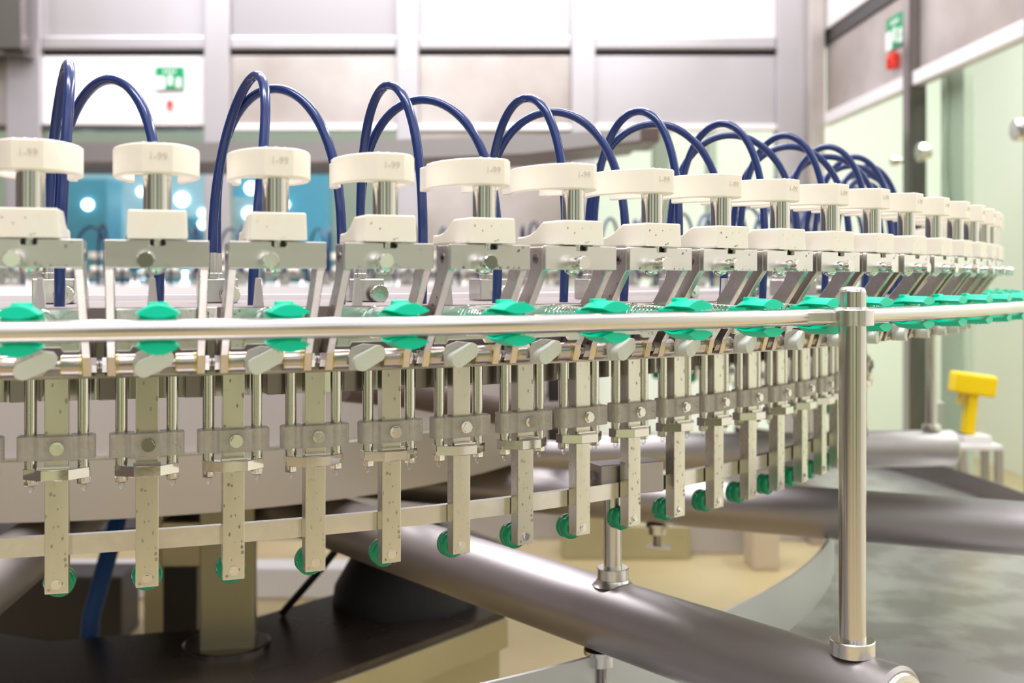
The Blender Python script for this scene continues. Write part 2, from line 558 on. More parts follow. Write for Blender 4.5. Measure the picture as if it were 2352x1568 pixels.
def proto_clamp():
    B = (1.95, 0, -.0405)
    zc = -.0405
    P = []

    def add(name, mb, m, par=None, lab=None, kind=None, me=None):
        P.append((name, mb, m, par, lab, kind, me)); return len(P) - 1
    # plate behind
    pl = [(-.0355, -.0255), (.0355, -.0255), (.0355, -.0640), (.021, -.0640), (.019, -.0600), (-.021, -.0600), (-.023, -.0640), (-.0355, -.0640)]
    add('mounting_plate', MB(B).prism(pl, 'x', 1.955, 1.960, bev=.0008, seg=1), 'steel_brushed')
    # jaws: stacked lens sections that swell and pinch along the radial direction
    for s in (1, -1):
        mb = MB(B)
        secs = [(2.024, .010, .0085, .0035, .0075), (2.031, .0135, .0150, .0030, .0088), (2.040, .0165, .0200, .0026, .0108),
                (2.050, .0176, .0212, .0030, .0122), (2.060, .0178, .0208, .0036, .0122), (2.070, .0175, .0206, .0034, .0118), (2.0770, .0170, .0204, .0034, .0116)]
        n = 11
        vs, fs = [], []
        cnt = None
        for x, hw, top, sag, mid in secs:
            yy = [(-hw + 2 * hw * k / (n - 1)) for k in range(n)]
            cor = mid + (top - mid) * .22
            up = [(y, cor + (top - cor) * (1 - (abs(y) / hw) ** 2.0)) for y in yy]
            dn = [(y, cor - (cor - mid + sag * .5) * (1 - (abs(y) / hw) ** 2)) for y in reversed(yy[1:-1])]
            q = up + dn
            cnt = len(q)
            vs += [(x, y, zc + s * z) for y, z in q]
        for j in range(len(secs) - 1):
            for k in range(cnt):
                k2 = (k + 1) % cnt
                fs.append((j * cnt + k, j * cnt + k2, (j + 1) * cnt + k2, (j + 1) * cnt + k))
        fs.append(tuple(range(cnt)))
        fs.append(tuple((len(secs) - 1) * cnt + k for k in range(cnt)))
        mb._add(vs, fs)
        if s > 0:
            mb.box(2.040, 2.048, -.008, .008, zc + .017, zc + .0225, .0012)
        add('jaw', mb, 'green')
    neck = MB(B).lathe([(0, .0085), (.060, .0085), (.062, .0125), (.090, .0120)], (1.958, 0, zc), (2.06, 0, zc), 28)
    neck.box(2.026, 2.052, -.0155, .0155, zc - .0125, zc + .0125, .003)
    add('jaw_carrier', neck, 'green')
    pts = []
    turns = 10
    for k in range(turns * 18 + 1):
        q = k / (turns * 18)
        a = 2 * math.pi * turns * q
        rr = .0152 - .0028 * q
        pts.append((1.9615 + .064 * (q ** 0.9), rr * math.cos(a), zc + rr * math.sin(a)))
    add('spring', MB(B).tube(pts, .00062, 5), 'steel_polished', lab='thin steel coil spring')
    # side wedge of white plastic and drops
    rnd = random.Random(8)
    mb = MB(B)
    for k in range(70):
        s = rnd.choice((-1, 1))
        mb.dome((1.960, s * rnd.uniform(.017, .035), rnd.uniform(-.0635, -.026)), (1, 0, 0), rnd.uniform(.0004, .0011), .0006, 6)
    for k in range(12):
        x = rnd.uniform(2.044, 2.072); y = rnd.uniform(-.010, .010)
        mb.dome((x, y, zc + .0190), (0, 0, 1), rnd.uniform(.0008, .0018), .0022, 7)
    for k in range(5):
        mb.dome((rnd.uniform(2.045, 2.064), rnd.uniform(-.008, .008), zc - .0192), (0, 0, -1), .0013, .003, 7)
    add('water_drops', mb, 'water', kind='stuff')
    return B, P


def proto_arm():
    T = -.008
    B = (1.758, T, -.0920)
    P = []

    def add(name, mb, m, par=None, lab=None, kind=None, me=None):
        P.append((name, mb, m, par, lab, kind, me)); return len(P) - 1
    add('square_tube', MB(B).box(1.7500, 1.7660, T - .0118, T + .0118, -.3300, -.0920, .0008), 'steel_arm')
    zr = -.3235
    zr = -.3235
    add('roller', MB(B).lathe([(0, .0120), (.002, .0148), (.0055, .0163), (.009, .0158), (.0105, .0142), (.0125, .0142), (.014, .0158),
                               (.0175, .0163), (.021, .0148), (.023, .0120)], (1.7255, T, zr), (1.76, T, zr), 36), 'green_roller',
        lab='green grooved plastic roller')
    add('bolt', MB(B).cyl((1.7660, T, -.3200), (1.7672, T, -.3200), .0052, 20).cyl((1.7672, T, -.3200), (1.7690, T, -.3200), .0036, 6), 'steel_polished')
    for s in (-1, 1):
        y = T + s * .0262
        add('guide_rod', MB(B).cyl((1.757, y, -.0920), (1.757, y, -.2130), .0064, 18), 'steel_polished')
        add('nut', MB(B).lathe([(0, .0070), (.0062, .0070), (.0070, .0060)], (1.757, y, -.2095), (1.757, y, -.3), 6), 'steel_polished')
    # moulded bracket wrapped round both rods
    zb0, zb1 = -.1885, -.1632
    poly = [(1.7745, 0), (1.7745, .0165), (1.7715, .0185), (1.7715, .0360), (1.7690, .0385), (1.7560, .0385), (1.7495, .0350),
            (1.7475, .0290), (1.7475, .0190), (1.7490, .0150), (1.7490, .0118 + .0010)]
    pp = [(x, T + y) for x, y in poly]
    qq = [(x, T - y) for x, y in reversed(poly) if y > 0]
    mb = MB(B).prism(pp + [(1.7665, T + .0128), (1.7665, T - .0128)] + qq, 'z', zb0, zb1, bev=.0007, seg=1)
    k = add('bracket', mb, 'clear', lab='milky translucent plastic bracket')
    add('bolt', MB(B).cyl((1.7745, T + .0015, -.1762), (1.7758, T + .0015, -.1762), .0072, 20).cyl((1.7758, T + .0015, -.1762), (1.7800, T + .0015, -.1762), .0062, 6),
        'steel_polished', par=k)
    # bent foot strap
    t2 = [(1.7800, .0135), (1.7640, .0330), (1.7500, .0330), (1.7500, .0195), (1.7570, .0190), (1.7690, .0122)]
    ft = [(x, T + y) for x, y in t2] + [(x, T - y) for x, y in reversed(t2)]
    ft = [(1.7805, T)] + ft
    mb = MB(B).prism(ft, 'z', -.2090, -.1975, bev=.0006, seg=1)
    mb.box(1.7670, 1.7740, T - .0145, T + .0145, -.1975, -.1945, .0005)
    add('foot_strap', mb, 'steel_polished')
    rnd = random.Random(21)
    mb = MB(B)
    for k in range(30):
        mb.dome((1.7660, T + rnd.uniform(-.011, .011), rnd.choice((rnd.uniform(-.33, -.21), rnd.uniform(-.33, -.10)))), (1, 0, 0), rnd.choice((.0005, .0008, .0012, .0017)), .0008, 8, rnd.choice((0, .3, .9)))
    for k in range(34):
        mb.dome((1.7745 if abs(k % 3) else 1.7715, T + (rnd.uniform(-.015, .015) if k % 3 else rnd.choice((-1, 1)) * rnd.uniform(.019, .035)), rnd.uniform(zb0 + .001, zb1 - .001)), (1, 0, 0), rnd.uniform(.0005, .0010), .0006, 7)
    for s in (-1, 1):
        y = T + s * .0262
        mb.lathe([(0, .0001), (.001, .0030), (.004, .0036), (.006, .0030), (.0085, .0006)], (1.757, y, -.2160), (1.757, y, -.3), 10)
        for k in range(6):
            mb.dome((1.7634, y + rnd.uniform(-.0015, .0015), rnd.uniform(-.16, -.10)), (1, 0, 0), .0009, .0008, 7)
    for k in range(3):
        mb.dome((1.758, T + rnd.uniform(-.01, .01), -.3300), (0, 0, -1), .0020, .0036, 8)
    for k in range(8):
        mb.dome((1.7795 - .001, T + rnd.uniform(-.010, .010), rnd.uniform(-.208, -.198)), (1, 0, 0), .0008, .0007, 7)
    add('water_drops', mb, 'water', kind='stuff')
    return B, P


def proto_finger():
    """milky push finger on the pivot, with its translucent holder"""
    B = (1.945, -.006, -.0890)
    P = []

    def add(name, mb, m, par=None, lab=None, kind=None, me=None):
        P.append((name, mb, m, par, lab, kind, me)); return len(P) - 1
    ca, sa = math.cos(math.radians(24)), math.sin(math.radians(24))
    L, R = .0105, .0078

    def cap(scale=1.0):
        out = []
        for k in range(9):
            a = -math.pi / 2 + math.pi * k / 8
            out.append((L + R * math.cos(a), R * math.sin(a)))
        for k in range(9):
            a = math.pi / 2 + math.pi * k / 8
            out.append((-L + R * math.cos(a), R * math.sin(a)))
        return out
    c0 = (-.002, -.0760)
    poly = [(c0[0] + x * ca - y * sa, c0[1] + x * sa + y * ca) for x, y in cap()]
    mb = MB(B)
    n = len(poly)
    vs = [(1.9500, y, z) for y, z in poly]
    for y, z in poly:                       # front face slopes back to the right: two facets
        vs.append((1.9650 + min(0, -(y + .006) * .55), y, z))
    fs = [tuple(range(n - 1, -1, -1))] + [(i, (i + 1) % n, n + (i + 1) % n, n + i) for i in range(n)]
    v, f = mb._add(vs, fs)
    half = [i for i in range(n) if poly[i][0] > -.006]
    bmesh.ops.triangle_fill(mb.b, edges=[e for e in mb.b.edges if len(e.link_faces) == 1], use_beauty=True)
    add('finger', mb, 'milky')
    hold = [(-.020, -.0880), (.002, -.0860), (.016, -.0700), (.012, -.0640), (-.006, -.0620), (-.018, -.0660), (-.021, -.0740)]
    add('holder', MB(B).prism(hold, 'x', 1.9460, 1.9495, bev=.0006, seg=1), 'clear')
    return B, P


def proto_manifold():
    B = (1.70, -.018, -.026)
    P = []

    def add(name, mb, m, par=None, lab=None, kind=None, me=None):
        P.append((name, mb, m, par, lab, kind, me)); return len(P) - 1
    add('block', MB(B).box(1.680, 1.710, -.040, .004, -.0255, .0020, .0015), 'steel')
    add('knob', MB(B).lathe([(0, .0070), (.006, .0070), (.0065, .0110), (.012, .0110), (.013, .0100)], (1.710, -.006, -.016), (1.75, -.006, -.016), 28)
        .cyl((1.723, -.006, -.016), (1.7255, -.006, -.016), .0042, 12), 'steel_polished')
    for rr_, y in ((1.702, -.024), (1.684, -.017)):
        add('fitting', MB(B).lathe([(0, .0080), (.006, .0080), (.007, .0060), (.030, .0058)], (rr_, y, .002), (rr_, y, .1), 16), 'steel')
    return B, P


def proto_wedge():
    B = (1.935, -.004, -.026)
    P = [('wedge', MB(B).prism([(-.0085, -.0255), (.0015, -.0255), (-.0010, .0025), (-.0060, .0025)], 'x', 1.915, 1.921, bev=.0004, seg=1), 'wedge', None, None, None, None)]
    return B, P


def hose_curve(i_foot, i_man, B, lean=0.0):
    """arch of hose from the deck at station i_foot to the manifold"""
    r0, t0, z0 = 1.832, .003, -.0262
    odd = i_foot != i_man
    p0 = (r0, t0, z0)
    ang = (i_man - i_foot) * DTH            # manifold in the foot station's frame
    rm, tm = (1.684, -.017) if odd else (1.702, -.024)
    p1 = (rm * math.cos(ang) - tm * math.sin(ang), rm * math.sin(ang) + tm * math.cos(ang), .030)
    zp = .214 if odd else .226
    pts = []
    N = 44
    for k in range(N + 1):
        s = k / N
        c = math.cos(math.pi * s)
        # horizontal progress with a slight swell beyond both feet
        h = .5 - .5 * c * (1 + .16 * math.sin(math.pi * s))
        sw = math.sin(math.pi * s)
        zb = z0 + (.030 - z0) * s
        z = zb + (zp - (z0 + .030) / 2) * sw ** .80
        x = p0[0] + (p1[0] - p0[0]) * h + .012 * sw
        y = p0[1] + (p1[1] - p0[1]) * h + lean * sw ** 1.5
        pts.append((x, y, z))
    return pts


def make_meshes(proto):
    B, P = proto
    out = []
    for name, mb, m, par, lab, kind, me in P:
        if me == 'TXT':
            t = text_mesh('1-99', .0088, .0002, 'marking', m)
            # lettering in xy -> stands on the jaw's front (faces +x)
            R = Matrix(((0, 0, 1, 2.0192 - B[0]), (1, 0, 0, .0005 - B[1]), (0, 1, 0, .1075 - B[2]), (0, 0, 0, 1)))
            t.transform(R)
            out.append((name, t, par, lab, kind))
        else:
            out.append((name, mb.mesh(name, m), par, lab, kind))
    return B, out


def merged(name, meshes, skip=('water_drops', 'marking')):
    bm = bmesh.new()
    mats = []
    for nm, me, par, lab, kind in meshes:
        if nm in skip:
            continue
        n0 = len(bm.faces)
        bm.from_mesh(me)
        bm.faces.ensure_lookup_table()
        mt = me.materials[0]
        if mt not in mats:
            mats.append(mt)
        idx = mats.index(mt)
        for f in bm.faces[n0:]:
            f.material_index = idx
    me = bpy.data.meshes.new(name)
    bm.to_mesh(me)
    bm.free()
    for m in mats:
        me.materials.append(m)
    return me


def place(thing, B, meshes, i, label, cat, group, single=None):
    loc = stn(i, B[0], B[2], B[1])
    if single is not None:
        o = bpy.data.objects.new(thing, single)
        o.location = loc
        o.rotation_euler = (0, 0, az(i))
        COL.objects.link(o)
        return tag(o, label, cat, group)
    root = tag(empty(thing, loc, az(i)), label, cat, group)
    objs = []
    for nm, me, par, lab, kind in meshes:
        o = bpy.data.objects.new(nm, me)
        o.parent = root if par is None else objs[par]
        COL.objects.link(o)
        if lab: o['label'] = lab
        if kind: o['kind'] = kind
        objs.append(o)
    return root


ORD = ['first', 'second', 'third', 'fourth', 'fifth', 'sixth', 'seventh', 'eighth', 'ninth', 'tenth', 'eleventh', 'twelfth',
       'thirteenth', 'fourteenth', 'fifteenth', 'sixteenth', 'seventeenth', 'eighteenth', 'nineteenth', 'twentieth']

LAST_NEAR = 17
FAR_LAST = 74


def in_frame(i, r, z0, z1, m=90):
    p = stn(i, r, z0)
    if p.y < .3:
        return False
    x, _ = pix(p)
    return -m < x < 2352 + m


kinds = [
    # thing, proto, category, group, near label, far label, frame radius, margin
    ('bottle_gripper', proto_gripper(), 'gripper', 'bottle grippers around the carousel',
     'cream-jawed steel bottle gripper on tilted levers, {o} from the left edge',
     'cream and steel bottle gripper blurred on the far side of the carousel', 2.0, 110),
    ('spring_clamp', proto_clamp(), 'clamp', 'green clamps behind the guide rail',
     'bright green plastic clamp with coil spring at the guide rail, {o} from the left edge',
     'green plastic clamp on the far side of the ring, blurred', 2.06, 70),
    ('roller_arm', proto_arm(), 'arm', 'hanging roller arms below the carousel',
     'square steel arm hanging down with green roller and clear bracket, {o} from the left edge',
     'steel hanging arm glimpsed on the far side of the carousel', 1.76, 100),
    ('push_finger', proto_finger(), 'finger', 'milky push fingers on the pivots',
     'milky white plastic finger slanting below the guide rail, {o} from the left edge',
     None, 1.95, 60),
    ('plastic_wedge', proto_wedge(), 'wedge', 'pale wedges on the carousel deck',
     'pale tapered plastic upright on the deck, {o} from the left edge',
     None, 1.93, 20),
]
for thing, proto, cat, group, ln, lf, rr, mg in kinds:
    B, meshes = make_meshes(proto)
    single = merged(thing, meshes)
    near = [i for i in range(-2, LAST_NEAR + 1) if in_frame(i, rr, 0, 0, mg)]
    if thing == 'roller_arm':
        near = [i for i in near if i <= 15]
    if thing == 'plastic_wedge':
        near = [i for i in near if i <= 8]
    for n, i in enumerate(near):
        sg = single if (len(meshes) == 1 or (thing == 'push_finger' and i > 10)) else None
        place(thing, B, meshes, i, ln.format(o=ORD[n]), cat, group, sg)
    if lf:
        for i in range(near[-1] + 1, FAR_LAST):
            if in_frame(i, rr, 0, 0, 40):
                place(thing, B, meshes, i, lf, cat, group, single)

# hoses and manifolds
MB_, mm = make_meshes(proto_manifold())
man_single = merged('manifold_block', mm)
HB = (1.832, .003, -.0262)
hose_mesh = {}
LEAN = {0: .016, 1: .008, 2: .027, 5: -.004, 4: -.003, 8: .004, 11: -.006}
for key in (False, True, 0, 1, 2, 4, 5, 8, 11):
    odd = key if isinstance(key, bool) else bool(key % 2)
    mb = MB(HB)
    mb.tube(hose_curve(1 if odd else 0, 0, HB, 0 if isinstance(key, bool) else LEAN[key]), .0054, 14)
    hose_mesh[('s', key) if not isinstance(key, bool) else key] = mb.mesh('air_hose', 'blue')
mans = [i for i in range(0, FAR_LAST, 2)]
n_m = n_h = 0
for i in mans:
    near_ = i <= 12
    if in_frame(i, 1.70, 0, 0, 60):
        if near_:
            place('manifold_block', MB_, mm, i, 'steel manifold block with round knob feeding two blue hoses, {} from the left'.format(ORD[n_m]),
                  'manifold', 'hose manifolds on the carousel deck')
            n_m += 1
        else:
            place('manifold_block', MB_, mm, i, 'small steel manifold block on the far side of the deck', 'manifold',
                  'hose manifolds on the carousel deck', man_single)
    for k in (0, 1):
        if not in_frame(i + k, 1.83, 0, 0, 60):
            continue
        if i + k <= 15:
            lab = 'dark blue air hose arching over the grippers, {} from the left'.format(ORD[n_h])
            n_h += 1
        else:
            lab = 'blue air hose arching on the far side of the carousel, blurred'
        place('air_hose', HB, None, i + k, lab, 'hose', 'blue air hoses arching over the carousel', hose_mesh.get(('s', i + k), hose_mesh[k == 1]))


# ------------------------------------------------------------------ rotating ring
def absring(prof, n=366, a0=0.0, a1=2 * math.pi):
    return MB((CX, CY, EZ)).ring([(r, z + EZ) for r, z in prof], n, a0, a1, (CX, CY))


ringr = empty('carousel_ring', (CX, CY, EZ))
tag(ringr, 'large round steel carousel ring that carries all the grippers and arms', 'carousel')
absring([(1.50, -.026), (1.905, -.026), (1.905, -.089), (1.895, -.089), (1.895, -.034), (1.50, -.034)]).build('deck', 'deck_steel', ringr)
absring([(1.73, -.0892), (1.915, -.0892), (1.915, -.0918), (1.73, -.0918)]).build('shelf', 'pivot_steel', ringr)
absring([(1.705, -.094), (1.715, -.094), (1.715, -.132), (1.705, -.132)]).build('lower_band', 'steel_polished', ringr)
absring([(1.7395, -.2725), (1.7488, -.2725), (1.7488, -.2935), (1.7395, -.2935)]).build('flat_bar', 'steel', ringr)
absring([(1.46, -.060), (1.50, -.060), (1.50, -.0190), (1.46, -.0190)]).build('inner_curb', 'white_panel', ringr)
for i in range(-2, 19):
    a = az(i + .5)
    R = Matrix.Translation((CX, CY, EZ)) @ Matrix.Rotation(a, 4, 'Z')
    MB((CX, CY, EZ)).box(1.906, 1.930, -.0045, .0045, -.088, -.050, .001, R).build('clevis_post', 'steel_dark', ringr)
    MB((CX, CY, EZ)).box(1.7155, 1.742, -.0130, .0130, -.130, -.0920, .001, R).build('gusset', 'steel_dark', ringr)
# stamped number plate between the second and third stations
R = Matrix.Translation((CX, CY, EZ)) @ Matrix.Rotation(az(1.5), 4, 'Z')
npb = MB((CX, CY, EZ)).box(1.9235, 1.9265, -.012, .006, -.060, -.0255, .0005, R).build('number_plate', 'steel', ringr)
t = text_mesh('23', .012, .0002, 'stamped_number', 'dark')
t.transform(Matrix.Rotation(az(1.5), 4, 'Z') @ Matrix(((0, 0, 1, 1.9268), (0, -1, 0, -.0055), (1, 0, 0, -.034), (0, 0, 0, 1))))
o = bpy.data.objects.new('stamped_number', t); o.parent = npb; COL.objects.link(o)
# parent already sits at the axis: nothing else to offset

# central drum below the ring
dr = empty('central_drum', (CX, CY, EZ - .403))
tag(dr, 'wide beige round drum under the carousel ring', 'drum')
MB((CX, CY, EZ - .403)).ring([(.0, EZ - .19), (1.02, EZ - .19), (1.02, EZ - .300), (0, EZ - .300)], 160, c=(CX, CY)).build('upper_shell', 'drum_upper', dr)
MB((CX, CY, EZ - .403)).ring([(.90, EZ - .302), (1.03, EZ - .302), (1.03, EZ - .403), (.90, EZ - .403)], 160, c=(CX, CY)).build('lower_skirt', 'drum', dr)
MB((CX, CY, EZ - .403)).ring([(.90, EZ - .296), (1.028, EZ - .296), (1.028, EZ - .301), (.90, EZ - .301)], 160, c=(CX, CY)).build('trim_band', 'steel_rail', dr)
MB((CX, CY, EZ - .403)).ring([(.0, EZ - .403), (.90, EZ - .403), (.90, EZ - .4125), (0, EZ - .4125)], 96, c=(CX, CY)).build('bottom_plate', 'dark', dr)

# ------------------------------------------------------------------ guide rail and its posts
RR, ZR = 2.078, -.0403
pts = []
for k in range(300):
    a = 2 * math.pi * k / 300
    pts.append((CX + RR * math.cos(a), CY + RR * math.sin(a), EZ + ZR))
rail = MB((CX, CY, EZ + ZR)).tube(pts, .0090, 20, closed=True).build('guide_rail', 'steel_rail')
rail.location = (CX, CY, EZ + ZR)
tag(rail, 'long curved round steel guide rail running between the green clamp jaws', 'rail')


def polar(a, r, z=0.0):
    return Vector((CX + r * math.cos(a), CY + r * math.sin(a), EZ + z))


ZT, RT = -.4625, .050
TUBES = [(-83.5, 'thick satin steel tube sloping away at the left edge', 1.95), (-51.4, 'thick satin steel tube running from lower right under the arms', 2.165),
         (-22.9, 'thick satin steel tube crossing the wet tray at the right edge', 2.6), (5.5, 'far thick steel tube ending beside the yellow scanner', 2.165)]
tubes = {}
for deg, lab, re in TUBES:
    a = math.radians(deg)
    p0, p1 = polar(a, .42, ZT), polar(a, re, ZT)
    r_ = empty('frame_tube', p0, a)
    tag(r_, lab, 'tube', 'thick radial tubes of the machine frame')
    L = (p1 - p0).length
    MB().lathe([(0, RT), (L - .004, RT), (L, RT - .004)], (0, 0, 0), (1, 0, 0), 48).build('tube_body', 'steel_satin', r_)
    MB().lathe([(0, RT - .006), (.004, RT - .008), (.005, RT - .014)], (L, 0, 0), (L + 1, 0, 0), 40).build('end_cap', 'steel', r_)
    tubes[deg] = (r_, a)


def rail_post(deg, label, full=True):
    a = math.radians(deg)
    base = polar(a, 2.106, ZT + RT - .004)
    o = empty('rail_post', base, a)
    tag(o, label, 'post', 'posts carrying the guide rail')
    H = -.0065 - (ZT + RT) + .004
    zr = ZR - (ZT + RT - .004)
    MB().lathe([(0, .0148), (H - .006, .0148), (H - .003, .0138), (H - .001, .0115), (H, .006)], (0, 0, 0), (0, 0, 1), 40).build('pole', 'steel_rail', o)
    MB().lathe([(0, .0235), (.001, .0245), (.016, .0245), (.017, .0235)], (0, 0, .003), (0, 0, 1), 40).build('base_collar', 'steel', o)
    MB().lathe([(-.010, .0160), (-.009, .0232), (.0075, .0232), (.0085, .0225), (.011, .0160)], (0, 0, zr), (0, 0, 1), 40).build('rail_collar', 'steel', o)
    MB().prism([(-.045, -.052), (-.020, -.052), (-.004, -.016), (.004, .010), (-.014, .018), (-.030, .012)], 'z', zr - .0065, zr + .0065, bev=.002).build('rail_lug', 'steel', o)
    MB().tube([(.0235 * math.cos(q), .0235 * math.sin(q), -.0005 - .010 * math.sin(q) ** 2) for q in [2 * math.pi * k / 60 for k in range(60)]], .0035, 8, closed=True).build('weld_bead', 'steel', o)
    return o


rail_post(-51.4, 'tall polished steel post with collars standing in front at the right')
rail_post(5.5, 'blurred far steel post standing behind the right end of the ring')

# small bracket post standing on the second tube
a = math.radians(-51.4)
q = polar(a, 1.724, ZT + RT - .003)
bp_ = empty('bracket_post', q, 0.0)
tag(bp_, 'short steel post with a square block on top, standing on the thick tube', 'post')
MB().cyl((0, 0, 0), (0, 0, .128), .0125, 24).build('pole', 'steel_rail', bp_)
MB().lathe([(0, .021), (.001, .0220), (.015, .0220), (.016, .021)], (0, 0, .006), (0, 0, 1), 32).build('collar', 'steel', bp_)
MB().lathe([(0, .029), (.004, .024), (.008, .0218)], (0, 0, -.002), (0, 0, 1), 32).build('weld_bead', 'steel', bp_)
Rb = Matrix.Rotation(math.radians(24), 4, 'Z')
MB().box(-.030, .068, -.022, .022, .124, .166, .002, Rb).build('block', 'steel_satin', bp_)
MB().lathe([(0, .0105), (.007, .0105), (.008, .009)], Rb @ Vector((-.030, 0, .146)), Rb @ Vector((-1, 0, .146)), 6).build('hex_bolt', 'steel_satin', bp_)

for deg, r_, lab in ((-51.4, 1.70, 'small steel clamp bracket bolted below the near thick tube'), (-22.9, 1.35, 'small dark clamp bracket bolted below the second thick tube')):
    a = math.radians(deg)
    q = polar(a, r_, ZT - RT - .052)
    o = empty('tube_bracket', q, a)
    tag(o, lab, 'bracket')
    MB().box(-.020, .030, -.014, .014, 0, .006, .001).build('foot', 'steel', o)
    MB().lathe([(0, .018), (.014, .018), (.016, .024), (.022, .024)], (0, 0, .030), (0, 0, 1), 28).build('neck', 'steel', o)
    MB().cyl((0, 0, .006), (0, 0, .031), .008, 16).build('stud', 'steel_dark', o)

# ------------------------------------------------------------------ tray, platform, column
tr = empty('drip_tray', (CX, CY, EZ - .61))
tag(tr, 'wet grey ring-shaped steel tray under the tubes at the right', 'tray')
TO = (CX, CY, EZ - .61)
A_, B_ = math.radians(-112), math.radians(38)
MB(TO).ring([(1.700, EZ - .610), (2.276, EZ - .610), (2.276, EZ - .616), (1.700, EZ - .616)], 150, A_, B_, (CX, CY)).build('tray_floor', 'steel_wet', tr)
MB(TO).ring([(1.694, EZ - .520), (1.700, EZ - .520), (1.700, EZ - .612), (1.694, EZ - .612)], 150, A_, B_, (CX, CY)).build('inner_rim', 'rim_steel', tr)
pr = [(2.27, -.6095), (2.276, -.6095), (2.276, -.555), (2.27, -.555)]
MB(TO).ring([(r, EZ + z) for r, z in pr], 60, math.radians(-30), B_, (CX, CY)).build('outer_rim', 'steel_dark', tr)
for k, deg in enumerate((-70, -30, 10)):
    a = math.radians(deg)
    p = polar(a, 2.22)
    MB(TO).box(p.x - .02, p.x + .02, p.y - .02, p.y + .02, 0, EZ - .616, .002).build('leg', 'steel', tr)

pf = empty('base_platform', (CX, CY, 0))
tag(pf, 'dark brown platform top with olive metal sides at the bottom', 'platform')
poly = [(.985 * math.cos(math.radians(-20.6 + 36 * k)), .985 * math.sin(math.radians(-20.6 + 36 * k))) for k in range(10)]
pb = MB()
n = 10
vo = [(x, y, z) for z in (EZ - .75, EZ - .765) for x, y in poly]
vi = []
for z in (EZ - .75, EZ - .765):
    for k in range(10):
        a = math.radians(-20.6 + 36 * k)
        vi.append((.56 * math.cos(a), .56 * math.sin(a), z))
allv = vo + vi
fs = []
for k in range(10):
    k2 = (k + 1) % 10
    fs += [(k, k2, 20 + k2, 20 + k), (10 + k, 30 + k, 30 + k2, 10 + k2), (k, 10 + k, 10 + k2, k2), (20 + k, 20 + k2, 30 + k2, 30 + k)]
pb._add(allv, fs)
pb.build('platform_top', 'dark_plate', pf)
for (r0_, z0_, z1_, nm) in ((.992, -.832, -.7655, 'upper_fascia'), (.972, -.965, -.834, 'lower_fascia')):
    for k in (7, 8, 9):
        a, a2 = math.radians(-20.6 + 36 * k), math.radians(-20.6 + 36 * (k + 1))
        q = [(rr_ * math.cos(t_), rr_ * math.sin(t_)) for rr_, t_ in ((r0_, a), (r0_, a2), (r0_ - .02, a2), (r0_ - .02, a))]
        MB().prism(q, 'z', EZ + z0_, EZ + z1_, bev=.002).build(nm, 'olive', pf)
for k in (0, 3, 5, 8):
    a = math.radians(-20.6 + 36 * k)
    MB().box(.80 * math.cos(a) - .04, .80 * math.cos(a) + .04, .80 * math.sin(a) - .04, .80 * math.sin(a) + .04, 0, EZ - .766).build('leg', 'olive_dark', pf)

cl = empty('support_column', (-.585, 2.29, EZ - .75))
tag(cl, 'square olive-grey steel column on the dark platform, left of centre', 'column')
MB().box(-.050, .058, -.05, .05, .004, .345, .004, Matrix.Rotation(.18, 4, 'Z')).build('column_body', 'olive_dark', cl)
MB().lathe([(0, .088), (.008, .088), (.010, .084)], (0, 0, 0), (0, 0, 1), 40).build('base_flange', 'steel_dark', cl)
c2 = MB().box(-.04, .04, -.04, .04, 0, EZ - .414, .003).build('dark_column', 'dark')
c2.location = (-.78, 2.66, 0)
tag(c2, 'dark square column standing behind the olive column', 'column')
bl = MB().box(-.06, .06, -.04, .04, 0, .10, .004).build('gear_housing', 'olive')
bl.location = (-.70, 2.45, EZ - .62)
tag(bl, 'small olive housing block hanging left of the column', 'housing')

# black machinery lump at the base of the near tube
lump = empty('drive_housing', (-.25, 2.62, EZ - .75))
tag(lump, 'glossy black drive housing on the dark platform behind the thick tube', 'housing')
MB().lathe([(0, .17), (.04, .165), (.10, .13), (.17, .09), (.20, .05)], (0, 0, 0), (0, 0, 1), 40).build('cover', 'rubber', lump)
MB().cyl((-.02, -.08, .10), (.10, -.16, .17), .016, 14).build('port', 'steel_dark', lump)
wt = MB().tube([(-.515, 2.50, EZ - .745), (-.41, 2.42, EZ - .62), (-.34, 2.38, EZ - .53)], .008, 8).build('cable', 'rubber')
tag(wt, 'thin black cable slanting up beside the support column', 'cable')
bs = MB().tube([(-.90, 2.62, EZ - .46), (-.915, 2.55, EZ - .60), (-.935, 2.48, EZ - .745), (-.94, 2.46, EZ - .90)], .020, 14).build('blue_hose', 'strap_blue')
tag(bs, 'thick bright blue hose slanting down under the drum at left', 'hose')

# dark pipe and black column glimpsed right of the drum
dp = MB().tube([(-.30, 1.98, EZ - .185), (-.19, 2.08, EZ - .208), (.045, 2.34, EZ - .285), (.20, 2.80, EZ - .33)], .030, 20).build('dark_pipe', 'pipe_brown')
tag(dp, 'dark brown pipe behind the hanging arms near the centre', 'pipe')
bc = MB().box(.095, .150, 2.95, 3.02, EZ - .52, EZ - .09, .003).build('black_upright', 'dark')
tag(bc, 'narrow black upright behind the hanging arms at the centre', 'upright')

# ------------------------------------------------------------------ floor, back wall, right wall
fl = MB().box(-7, 9, -5, 12, -.05, 0).build('floor', 'floor'); tag(fl, kind='structure')
YW = 5.6
K = YW / FPX


def wx(px): return (px - 1176) * K
def wz(py): return EZ + (644.03 - py) * K


def wbox(name, x0, x1, y0, y1, m, d0=0.0, d1=.04, parent=None, bev=.004):
    """box on the back wall given by its bounds in the wall's plane"""
    return MB().box(wx(x0), wx(x1), YW + d0, YW + d1, wz(y1), wz(y0), bev).build(name, m, parent)


